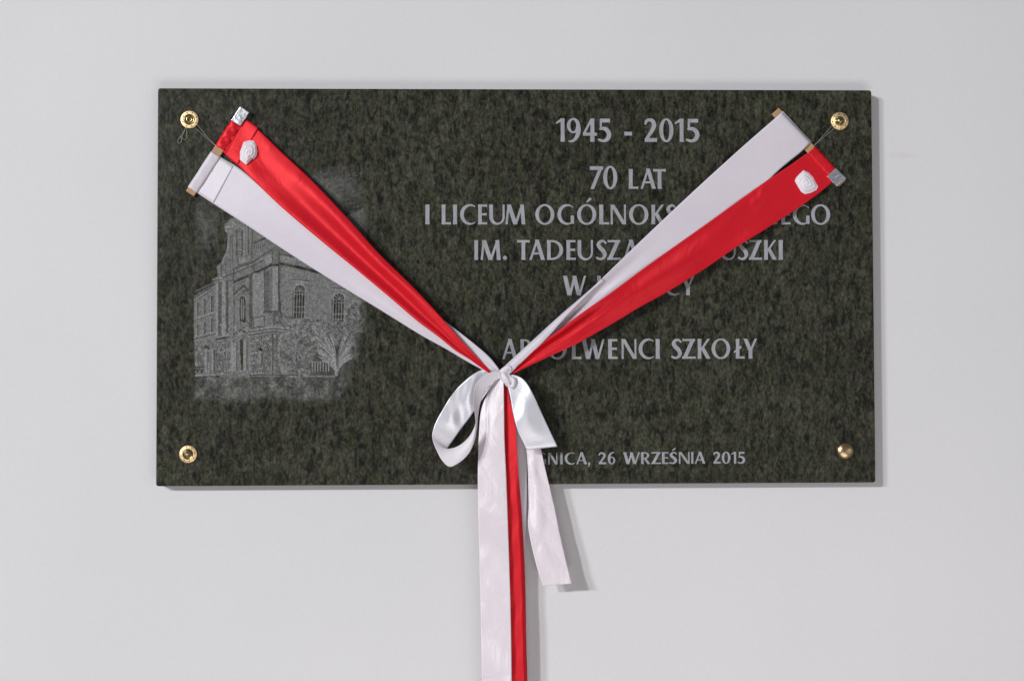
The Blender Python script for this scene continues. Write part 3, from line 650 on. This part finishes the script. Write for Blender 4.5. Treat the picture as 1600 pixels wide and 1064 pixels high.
# ------------------------------------------------------------------ flat wooden sticks, hems, foil bands
def quad_px(pts, d): return [P(x, y, d) for x, y in pts]
def bar(name, a, b, wpx, d0, d1, mat, parent=None, bevel=0.0012, ext=0, seg=1, crumple=0, sd=0):
    """flat lath: axis from photo point a to b, width in photo px, between depths d0 and d1 (mm from the wall)"""
    a = np.array(a, float); b = np.array(b, float); u = (b-a)/np.linalg.norm(b-a); n = np.array([-u[1], u[0]])
    A = a - u*ext; B = b + u*ext; V = []; Fc = []
    r_ = random.Random(sd)
    for i in range(seg+1):
        c = A + (B-A)*i/seg
        for s, d in ((-1, d0), (-1, d1), (1, d1), (1, d0)):
            q = c + n*s*wpx/2 + (np.array([r_.uniform(-1, 1), r_.uniform(-1, 1)])*crumple if crumple else 0)
            V.append(P(q[0], q[1], d + (r_.uniform(0, 1)*crumple if d == d1 else 0)))
    for i in range(seg):
        for k in range(4): Fc.append((i*4+k, i*4+(k+1) % 4, (i+1)*4+(k+1) % 4, (i+1)*4+k))
    Fc.append((3, 2, 1, 0)); Fc.append(tuple(seg*4+k for k in range(4)))
    return mk(name, V, Fc, mat, parent, False, 0, None, bevel)
LA, LB = (296.7, 303), (381.5, 172.5)
RA, RB = (1211.2, 173.8), (1316.2, 287.2)
def along(a, b, t): return (a[0]+(b[0]-a[0])*t, a[1]+(b[1]-a[1])*t)
def tpar(a, b, p):
    a = np.array(a); b = np.array(b); return float(np.dot(np.array(p)-a, b-a)/np.dot(b-a, b-a))
t1 = bar('wooden_slat', LA, LB, 15.5, 20.6, 25.5, M_wood, None); tagtop(t1, 'flat pale wooden slat holding the ribbon ends at the plaque upper left', 'slat', 'wooden slats the ribbons hang from')
t2 = bar('wooden_slat', RA, RB, 15.5, 20.6, 25.5, M_wood, None); tagtop(t2, 'flat pale wooden slat holding the ribbon ends at the plaque upper right', 'slat', 'wooden slats the ribbons hang from')

def hem(name, a, b, ta, tb, mat, parent, wp=16.6, sd=1, out=0, wr=0.35, top=27.0):
    """sleeve of ribbon folded round the slat"""
    A, B = np.array(along(a, b, ta)), np.array(along(a, b, tb)); u = (B-A)/np.linalg.norm(B-A); n = np.array([-u[1], u[0]])
    nu, ring = 26, []
    hw = wp/2
    for s, d in ((-hw, 20.4), (-hw-.3, 22), (-hw-.2, 24.5), (-hw+.5, top-.8), (-hw+2, top-.1), (-hw*.4, top+.15), (0, top+.2), (hw*.4, top+.15), (hw-2, top-.1), (hw-.5, top-.8), (hw+.2, 24.5), (hw+.3, 22), (hw, 20.4)):
        ring.append((s, d))
    r_ = random.Random(sd); ph = [r_.uniform(0, 6) for _ in range(6)]
    V = []; UV = []; m = len(ring)
    for i in range(nu):
        t = i/(nu-1); c = A + (B-A)*t
        for k, (s, d) in enumerate(ring):
            wv = wr*(math.sin(t*17+ph[0]+s*.3) + .7*math.sin(t*31+ph[1]-s*.5))*(1 if d > 24 else 0)
            V.append(P(*(c+n*(s + 0.15*math.sin(t*9+ph[2]))), d + wv)); UV.append((k/m*.03, t*.1))
    Fc = [(i*m+k, i*m+k+1, (i+1)*m+k+1, (i+1)*m+k) for i in range(nu-1) for k in range(m-1)]
    return mk(name, V, Fc, mat, parent, True, 0.0003, UV)
def foil(a, b, ta, tb, wp, label, sd, side):
    A, B = along(a, b, ta), along(a, b, tb)
    o = bar('foil_band', A, B, wp, 20.5, 28.2, M_foil, None, 0.0008, 0, 5, 0.55, sd)
    return tagtop(o, label, 'foil band', 'silver foil bands round the slat ends')
tL = lambda p: tpar(LA, LB, p); tR = lambda p: tpar(RA, RB, p)
foil(LA, LB, tL((370, 194)), 1.0 + 0.012, 17.5, 'silver foil band round the top end of the left slat', 3, 0)
foil(RA, RB, tR((1299, 269)), 0.985, 19.5, 'silver foil band round the lower end of the right slat', 8, 1)

def sm(a, b, x): 
    t = min(max((x-a)/(b-a), 0), 1); return t*t*(3-2*t)
def gs(x, c, w_): return math.exp(-((x-c)/w_)**2)

# ------------------------------------------------------------------ left pair of ribbons
lw = thing('white_ribbon', 'white ribbon from the left slat to the knot, its long end hanging in front', 'ribbon', P(785, 584, 40), 'ribbon strips tied at the knot')
lr = thing('red_ribbon', 'bright red satin ribbon running from the upper left slat down to the knot', 'ribbon', P(786, 583, 40), 'ribbon strips tied at the knot')
rw = thing('white_ribbon', 'white ribbon running from the right slat down to the knot, one edge folded over', 'ribbon', P(790, 584, 40), 'ribbon strips tied at the knot')
rr = thing('red_ribbon', 'red satin ribbon from the upper right slat, its long red end hanging below the knot', 'ribbon', P(792, 586, 40), 'ribbon strips tied at the knot')

hem('hem', LA, LB, tL((300.8, 297)), tL((336.6, 241.5)), M_white, lw, 16.4, 1, 0, 0.12)
hem('hem', LA, LB, tL((343.2, 231.5)), tL((370, 194)), M_red, lr, 16.4, 2, 0, 0.45)
strip('strip', [(341, 243, 25.5, 305, 299.5, 25.5), (347, 247, 24, 312, 304.5, 23.5), (372, 262, 25, 345, 326, 24), (400, 284, 26, 390, 355, 25), (450, 322, 27, 452, 396, 27), (520, 374, 30, 520, 439, 30),
      (600, 433, 33, 600, 488, 33), (660, 476, 36, 660, 525, 35), (694, 501, 37, 700, 547, 37), (718, 519, 38.5, 725, 562, 38.5), (744, 539.5, 40, 745, 573, 40), (766, 559, 41, 760, 581, 41), (783, 581, 41, 779, 589, 41)],
      M_white, lw, lambda u, v: 1.0*math.sin(math.pi*v)*sm(0, .2, u) + 1.3*gs(v, .85, .12)*sm(.3, .7, u)*(1-sm(.9, 1, u)) + .35*math.sin(v*14)*sm(.55, .85, u))
strip('strip', [(378, 192, 26, 347.5, 236, 26), (385, 188.5, 24.5, 353, 243, 24.5), (402, 201.5, 26, 371, 258, 25), (440, 238, 28, 398, 284, 27), (485, 280, 33, 440, 324, 31), (540, 338, 38, 506, 380, 35), (592, 396, 41, 560, 424, 39), (640, 443, 43, 615, 470, 41),
      (666, 470, 44, 650, 500, 43), (694, 501, 45, 686, 527, 45), (718, 528.6, 45.5, 712, 548, 45.5), (744, 556.7, 45.5, 733, 561, 45.5), (764.5, 577.4, 43, 757, 578, 43), (780, 588, 42, 775, 590, 42)],
      M_red, lr, lambda u, v: 3.6*sm(.08, .35, u)*(1-sm(.6, .95, u))*(gs(v, .20, .21) - .8*gs(v, .58, .19) + .6*gs(v, .95, .15)) + .5*math.sin(v*15+1)*sm(.5, .8, u)*(1-sm(.95, 1, u)) + 1.0*gs(u, .10, .03)*math.sin(v*9+.5) + .7*math.sin(u*60+v*7)*gs(u, .12, .05)*gs(v, .85, .25), 140, 30)

strip('hem_flap', [(343.5, 246.5, 24.4, 309.5, 301.5, 24.2), (352, 251, 24.55, 318.5, 307, 24.3), (364.5, 260.3, 24.95, 333.5, 317.3, 24.3)], M_flap, lw, lambda u, v: .35*math.sin(math.pi*v)*u, 12, 14)
strip('hem_flap', [(383.5, 186.5, 25.2, 353, 243, 25.0), (392, 191.5, 25.9, 361, 250.5, 25.4), (403.5, 199.8, 26.9, 370.5, 258, 25.7)], M_red, lr, lambda u, v: .8*math.sin(v*9+.5)*u, 16, 24)

# ------------------------------------------------------------------ right pair of ribbons
hem('hem', RA, RB, tR((1215.8, 180.5)), tR((1261.6, 228.2)), M_white, rw, 17.0, 4, 0, 0.10)
hem('hem', RA, RB, tR((1267.5, 235.2)), tR((1299, 269)), M_red, rr, 16.6, 5, 0, 0.25)
strip('strip', [(1222.3, 175.5, 26.5, 1266.8, 222.3, 26.5), (1220, 177.5, 28, 1264.5, 224.5, 28), (1216, 181, 28.6, 1261, 228, 28.6), (1209.5, 186.5, 28.4, 1255, 234.5, 28.2), (1160, 229.7, 26.5, 1217, 266, 27), (1100, 284, 26.5, 1160, 321, 26), (1060, 321, 27, 1113, 356, 27), (982, 395, 31, 1034, 412, 29), (946, 430, 33, 985, 446, 31),
      (924, 451, 35, 940, 478, 33), (895, 477, 37, 905, 505, 35), (858, 512, 39, 868, 530, 37), (825, 545, 40, 834, 556, 39), (792, 577, 41, 798, 584, 40)],
      M_white, rw, lambda u, v: .9*math.sin(math.pi*v)*(1-sm(.4, .6, u)) - 4.5*gs(v, .35, .22)*sm(.35, .7, u)*(1-sm(.93, 1, u)) + .5*math.sin(u*14+v*3)*(1-u), 130, 26)
strip('folded_edge', [(941, 435, 33.5, 944, 438, 33.5), (926, 449, 35.2, 926.5, 452.5, 36.5), (904, 468, 37, 909, 470, 39.5), (877, 491, 39, 887, 492, 43), (838, 526.5, 41, 853, 530, 45.5), (815, 547.5, 41.5, 830, 552, 46), (798, 563, 42, 811, 570, 46), (787, 574, 42, 796, 585, 44.5), (784, 580, 41, 790, 590, 43)],
      M_white, rw, lambda u, v: 2.2*math.sin(math.pi*v)*sm(0, .3, u) + 1.2*gs(u, .62, .06)*gs(v, .5, .5), 70, 14)
strip('strip', [(1262, 240, 25.2, 1297, 276, 25.2), (1257.5, 242, 24.5, 1301, 282, 25), (1235, 258, 25, 1283.7, 299, 26), (1209.6, 274.8, 26, 1250, 323.5, 27), (1160, 309.5, 28, 1200, 356, 28.5), (1113, 343.5, 30, 1150, 387, 30), (1060, 381, 32, 1100, 421, 32), (1005, 420, 34.5, 1045, 455, 34), (955, 457, 37, 998, 481, 36.5),
      (918, 482.7, 38.5, 955, 507, 38), (894, 500, 40, 925, 524, 39.5), (873, 516, 41, 902, 537, 41), (845, 536, 42.5, 865, 554, 42), (822, 556, 43, 838, 566.5, 43), (802, 576, 43, 812, 579, 43), (793, 586, 42, 797, 587, 42)],
      M_red, rr, lambda u, v: .9*math.sin(math.pi*v)*(1-sm(.6, .9, u)) + (1.3*math.sin(u*10+v*4.5) + .8*math.sin(v*9-u*5))*sm(.12, .3, u)*(1-sm(.75, .95, u)) + sm(.55, .8, u)*(1-sm(.96, 1, u))*(2.8*gs(v, .12, .14) - 3.2*gs(v, .40, .15) + .5*math.sin(v*17)) + .9*gs(v, .6, .2)*gs(u, .38, .12) + .55*math.sin(v*8+1)*gs(u, .16, .05) + 1.9*gs(u-.1*v, .155, .008)*gs(v, .25, .2) + 1.5*gs(u-.06*v, .185, .008)*gs(v, .3, .15), 150, 34)

# ------------------------------------------------------------------ hanging ends
strip('tail', [(779, 583, 42, 786, 584, 44), (776, 590, 40, 786.5, 592, 45), (770, 602, 37, 787, 606, 45), (760, 618, 34, 787.3, 624, 44), (752, 640, 32, 787.6, 645, 42), (748.5, 675, 32, 788, 680, 40), (747, 710, 32.5, 789.3, 712, 38), (746.5, 745, 32, 791, 745, 37),
      (747, 800, 31, 793, 800, 35), (748.5, 860, 30, 795, 860, 34), (751, 960, 30, 798, 960, 34), (753, 1064, 30, 799.5, 1064, 34), (754, 1120, 30, 800.5, 1120, 34)],
      M_tail, lw, lambda u, v: 1.6*gs(v, .6, .35)*(1-sm(.2, .42, u))*sm(0, .04, u)
        + sm(.22, .34, u)*(1.5*abs(math.sin(u*13 + v*.9 + 1.3*math.sin(u*29)))**.8 + .8*abs(math.sin(u*21 - v*2.2 + 1 + math.sin(u*17)))**.8 + .6*math.sin(u*47 + v*2 + math.sin(v*5)) - 1), 300, 30)
strip('tail', [(789, 600, 39, 793, 602, 40), (787, 615, 37, 795, 617, 39.5), (783, 640, 34, 800.5, 640, 39), (780, 670, 31, 806, 668, 38), (780, 700, 29.5, 808, 705, 37), (781, 745, 28, 810.5, 745, 35), (783, 800, 26.5, 815, 800, 32), (786, 900, 26, 820.3, 900, 31), (790, 1000, 26, 822.3, 1000, 31), (792, 1064, 26, 824, 1064, 31), (793, 1120, 26, 825, 1120, 31)],
      M_red, rr, lambda u, v: -7.0*max(0, v-(.84))/.16*sm(.22, .4, u) + .5*math.sin(u*52+v*3)*sm(.2, .4, u)*(1 if v < .84 else .4) + .5*math.sin(u*27), 200, 26)
strip('tail', [(786, 594, 31, 797, 596, 31), (785, 620, 26, 812, 620, 26), (786, 660, 22, 820, 660, 22), (788, 700, 21, 822.5, 700, 21.5), (789, 740, 21, 823.6, 740, 21.3), (790, 800, 20, 823, 800, 20), (791, 900, 17, 819, 900, 17), (794, 1000, 16, 819, 1000, 16), (796, 1120, 16, 819, 1120, 16)],
      M_white, rw, lambda u, v: .5*math.sin(u*21+v*2), 90, 10)

# ------------------------------------------------------------------ bow
bow = thing('bow', 'shiny white satin bow with two loops tied over the knot of the ribbons', 'bow', P(790, 592, 45))
lp = strip('loop', [(783, 582, 43, 783, 593, 43), (770, 577.5, 43, 776, 594, 41), (754, 577.5, 43, 768, 604, 38), (735, 588, 43, 758, 618, 36), (718, 603, 42, 748, 632, 34), (700, 626, 40, 736, 649, 32), (687, 648, 38, 722, 668, 31), (678.5, 666, 37, 709, 686, 32),
      (675.3, 681, 38, 699.5, 700, 35), (676.8, 690, 42, 699.7, 701.3, 39), (683, 705, 47, 704, 700.7, 43), (690.5, 719, 50, 713, 698, 46), (702, 729, 52, 723, 692, 48), (717, 723, 53, 733, 682, 50), (732, 709, 53, 739.5, 671, 52), (741, 690, 52, 742.8, 661, 54), (745.3, 668, 50, 742, 648, 55),
      (747, 650, 48, 740, 632, 55), (750, 632, 47, 740.3, 614, 54), (757, 612, 46, 744, 600, 52), (768, 600, 46, 755, 588, 50), (779, 592, 46, 771, 580.5, 47), (788, 590, 45, 785, 582, 45)],
      M_bow, bow, lambda u, v: (1.5*gs(v, .45, .25) + 1.7*math.cos(6.283*(u*7.4 - v*1.0 + .15)))*sm(.03, .10, u)*(1-sm(.29, .37, u)) + 1.0*math.sin(math.pi*v)*sm(.45, .55, u)*(1-sm(.75, .85, u)), 240, 20, 0.0003, M_bowback, .385)
lp['label'] = 'left bow loop, open teardrop with dark gap inside'
lp2 = strip('loop', [(789, 590, 44, 796, 585.5, 44), (792, 598, 46, 804, 586, 46), (795, 610, 48, 815, 590.5, 48), (798, 624, 50, 824, 600, 49), (800.5, 640, 51, 835, 620, 50), (805, 660, 51, 845, 642, 50), (811, 678, 51, 856.5, 667, 49), (818, 692, 50, 865, 685, 48), (821.5, 700, 49, 869.6, 694.5, 47),
      (823, 702.7, 47.6, 870.5, 697.5, 45.6), (824, 702.5, 45, 870, 697.8, 43), (820, 690, 42, 862, 682, 40), (812, 665, 39, 845, 650, 38), (804, 630, 38, 822, 612, 38), (794, 600, 40, 802, 592, 40)],
      M_bow, bow, lambda u, v: 4.6*gs(u + .13*v, .34, .085) + (1.5*gs(v, .5, .3))*sm(.1, .3, u)*(1-sm(.4, .48, u)), 180, 24, 0.0003, M_bowback, .52)
lp2['label'] = 'right bow loop, flattened and hanging down to the right'
strip('tail', [(794, 600, 38, 803, 600, 38), (806, 640, 38, 822, 640, 38), (816, 675, 38, 835, 672, 38), (822, 700, 28, 844.5, 700, 30), (824.5, 730, 25, 851.5, 730, 28), (825.3, 755, 23.5, 857.5, 755, 26.5), (826, 790, 23, 866, 790, 27), (825.3, 822, 24, 873, 825, 28), (836, 875, 26, 885, 878, 30), (848.3, 915.5, 28, 893.6, 911.5, 31)],
      M_tail, bow, lambda u, v: 2.0*gs(v, .38, .2)*gs(u, .55, .3) - 1.4*gs(v, .05, .12)*gs(u, .6, .2) + .9*abs(math.sin(u*11+v*2.5)) + .7*abs(math.sin(u*17-v*4+1)), 160, 26)
# knot: bands wrapped over the gathered ribbons
strip('knot', [(780, 580, 42, 784, 577.5, 41), (778, 584, 45.5, 791, 580, 45), (778.5, 588.5, 48, 797, 586, 48), (783, 594, 49, 801, 592, 49.5), (788, 599, 48, 803, 599, 48.5), (791, 603.5, 45, 802, 605, 45), (793, 605, 40, 800, 606.5, 41)],
      M_bowback, bow, lambda u, v: 1.6*math.sin(math.pi*v) + .8*math.sin(v*11+u*4), 50, 22)
strip('knot', [(796, 588.5, 47, 799, 593, 50), (801, 588, 49, 799, 594.5, 50), (806.3, 592, 50, 799.5, 596, 51), (806.6, 600, 50.5, 799.5, 598.5, 51.5), (801.5, 607, 50.5, 798.5, 601, 51), (795.5, 605, 49, 796.5, 600.3, 50), (792.5, 600.5, 46, 795, 598.5, 48)],
      M_bowback, bow, lambda u, v: 1.6*math.sin(math.pi*v), 50, 12)
# crease where the right white ribbon turns into the knot
strip('gather', [(778, 581, 42, 782, 588, 42), (784, 575.5, 45, 786, 586, 45), (790, 571.5, 47, 791, 582, 46), (797, 571, 47.5, 796, 578, 46.5), (800, 575, 47, 797, 581, 46)],
      M_white, rw, lambda u, v: 1.4*math.sin(math.pi*v), 30, 10)

# ------------------------------------------------------------------ ribbon roses
def rose(outline, c, d, h, label, turns, ph):
    """folded ribbon rosette: irregular outline, spiral of overlapping petals"""
    dn = []
    for (xa, ya), (xb, yb) in zip(outline, outline[1:] + outline[:1]):
        dn += [(xa+(xb-xa)*t, ya+(yb-ya)*t) for t in (0, .25, .5, .75)]
    outline = dn
    th = np.array([math.atan2(-(y-c[1]), x-c[0]) for x, y in outline]); rr_ = np.array([math.hypot(x-c[0], y-c[1]) for x, y in outline])
    o = np.argsort(th); th = th[o]; rr_ = rr_[o]; th = np.concatenate([th-2*math.pi, th, th+2*math.pi]); rr_ = np.tile(rr_, 3)
    nt_, nr = 120, 40; V = []; UV = []
    root = P(c[0], c[1], d)
    for i in range(nr):
        q = i/(nr-1)
        for k in range(nt_):
            a = -math.pi + 2*math.pi*k/nt_; R_ = np.interp(a, th, rr_)
            s = (q*turns - (a+ph)/(2*math.pi)) % 1.0
            ridge = (max(0, 1-s*1.15))**1.2 * 0.16 * (1 - .6*q) * (1 if q > .08 else q/.08)
            hh = h*((1-q**2.4)*.62 + ridge + .05*math.sin(3*a+ph)*q) if i < nr-1 else 0
            V.append(P(c[0]+R_*q*math.cos(a), c[1]-R_*q*math.sin(a), d+hh)); UV.append((q*.02, k/nt_*.1))
    Fc = [(i*nt_+k, i*nt_+(k+1) % nt_, (i+1)*nt_+(k+1) % nt_, (i+1)*nt_+k) for i in range(nr-1) for k in range(nt_)]
    ob = mk('ribbon_rose', V, Fc, M_rose, None, True, 0, UV); ob.data.flip_normals()
    off = Vector(root); ob.data.transform(Matrix.Translation(-off)); ob.location = off
    return tagtop(ob, label, 'ribbon rose', 'white ribbon roses sewn on the red ribbons')
k1 = lambda p: (370 + p[0]/17.73, 210 + p[1]/17.73); k2 = lambda p: (1160 + p[0]/6.65, 150 + p[1]/6.65)
rose([k1(p) for p in [(190, 210), (300, 185), (400, 168), (480, 195), (545, 300), (570, 480), (548, 600), (470, 690), (430, 680), (350, 760), (262, 852), (90, 715), (88, 490), (140, 350)]], (388.3, 239), 27.5, 8.5,
     'white satin ribbon rose on the left red ribbon, taller than wide', 3.0, 0.6)
rose([k2(p) for p in [(635, 773), (690, 800), (735, 850), (787, 945), (770, 978), (700, 1015), (650, 1026), (610, 1000), (575, 945), (540, 888), (548, 862), (590, 815)]], (1259.6, 285.6), 26.5, 7.0,
     'white spiral ribbon rose on the right red ribbon near the silver foil band', 3.4, 2.2)

# ------------------------------------------------------------------ threads
def thread(label, paths, base):
    t = thing('thread', label, 'thread', base)
    for nm, pts in paths:
        q = catmull([(x, y, d) for x, y, d in pts], 24) if len(pts) > 2 else np.array(pts, float)
        V, Fc = tube([P(*r) for r in q], 0.00020, 5); mk(nm, V, Fc, M_thread, t, True)
thread('thin thread tied round the top left screw cover, loose loops below it', [
    ('strand', [(301, 196, 21), (304.9, 200.2, 21.5), (320, 213.5, 23), (333, 225, 25), (338.5, 229.5, 27.2)]),
    ('strand', [(306, 192, 21), (309.5, 196.3, 21.5), (320.8, 210.5, 23), (333, 223.8, 25), (338.5, 229, 27.4)]),
    ('loose_loop', [(290, 200, 20.8), (286, 208, 21.5), (281, 215, 22), (277.3, 221, 21.5), (279.5, 224.5, 21.5), (283.5, 221, 22), (284.8, 213, 22), (289, 203, 21)]),
    ('loose_loop', [(291, 200.5, 20.8), (291.8, 207, 21.8), (291.6, 215, 22), (289, 219, 22), (284.5, 215.5, 22), (282, 213, 22.4), (283.5, 220, 21.6)])], P(300, 200, 20))
thread('thin thread running from the top right screw cover to the right slat', [
    ('strand', [(1300.5, 196.5, 21), (1286, 212.5, 23), (1276, 223.3, 25.5), (1270.5, 228.5, 27.0)]),
    ('strand', [(1304.5, 200.5, 21), (1288, 213.8, 23), (1277, 223.8, 25.5), (1270.5, 229, 27.0)])], P(1290, 208, 20))
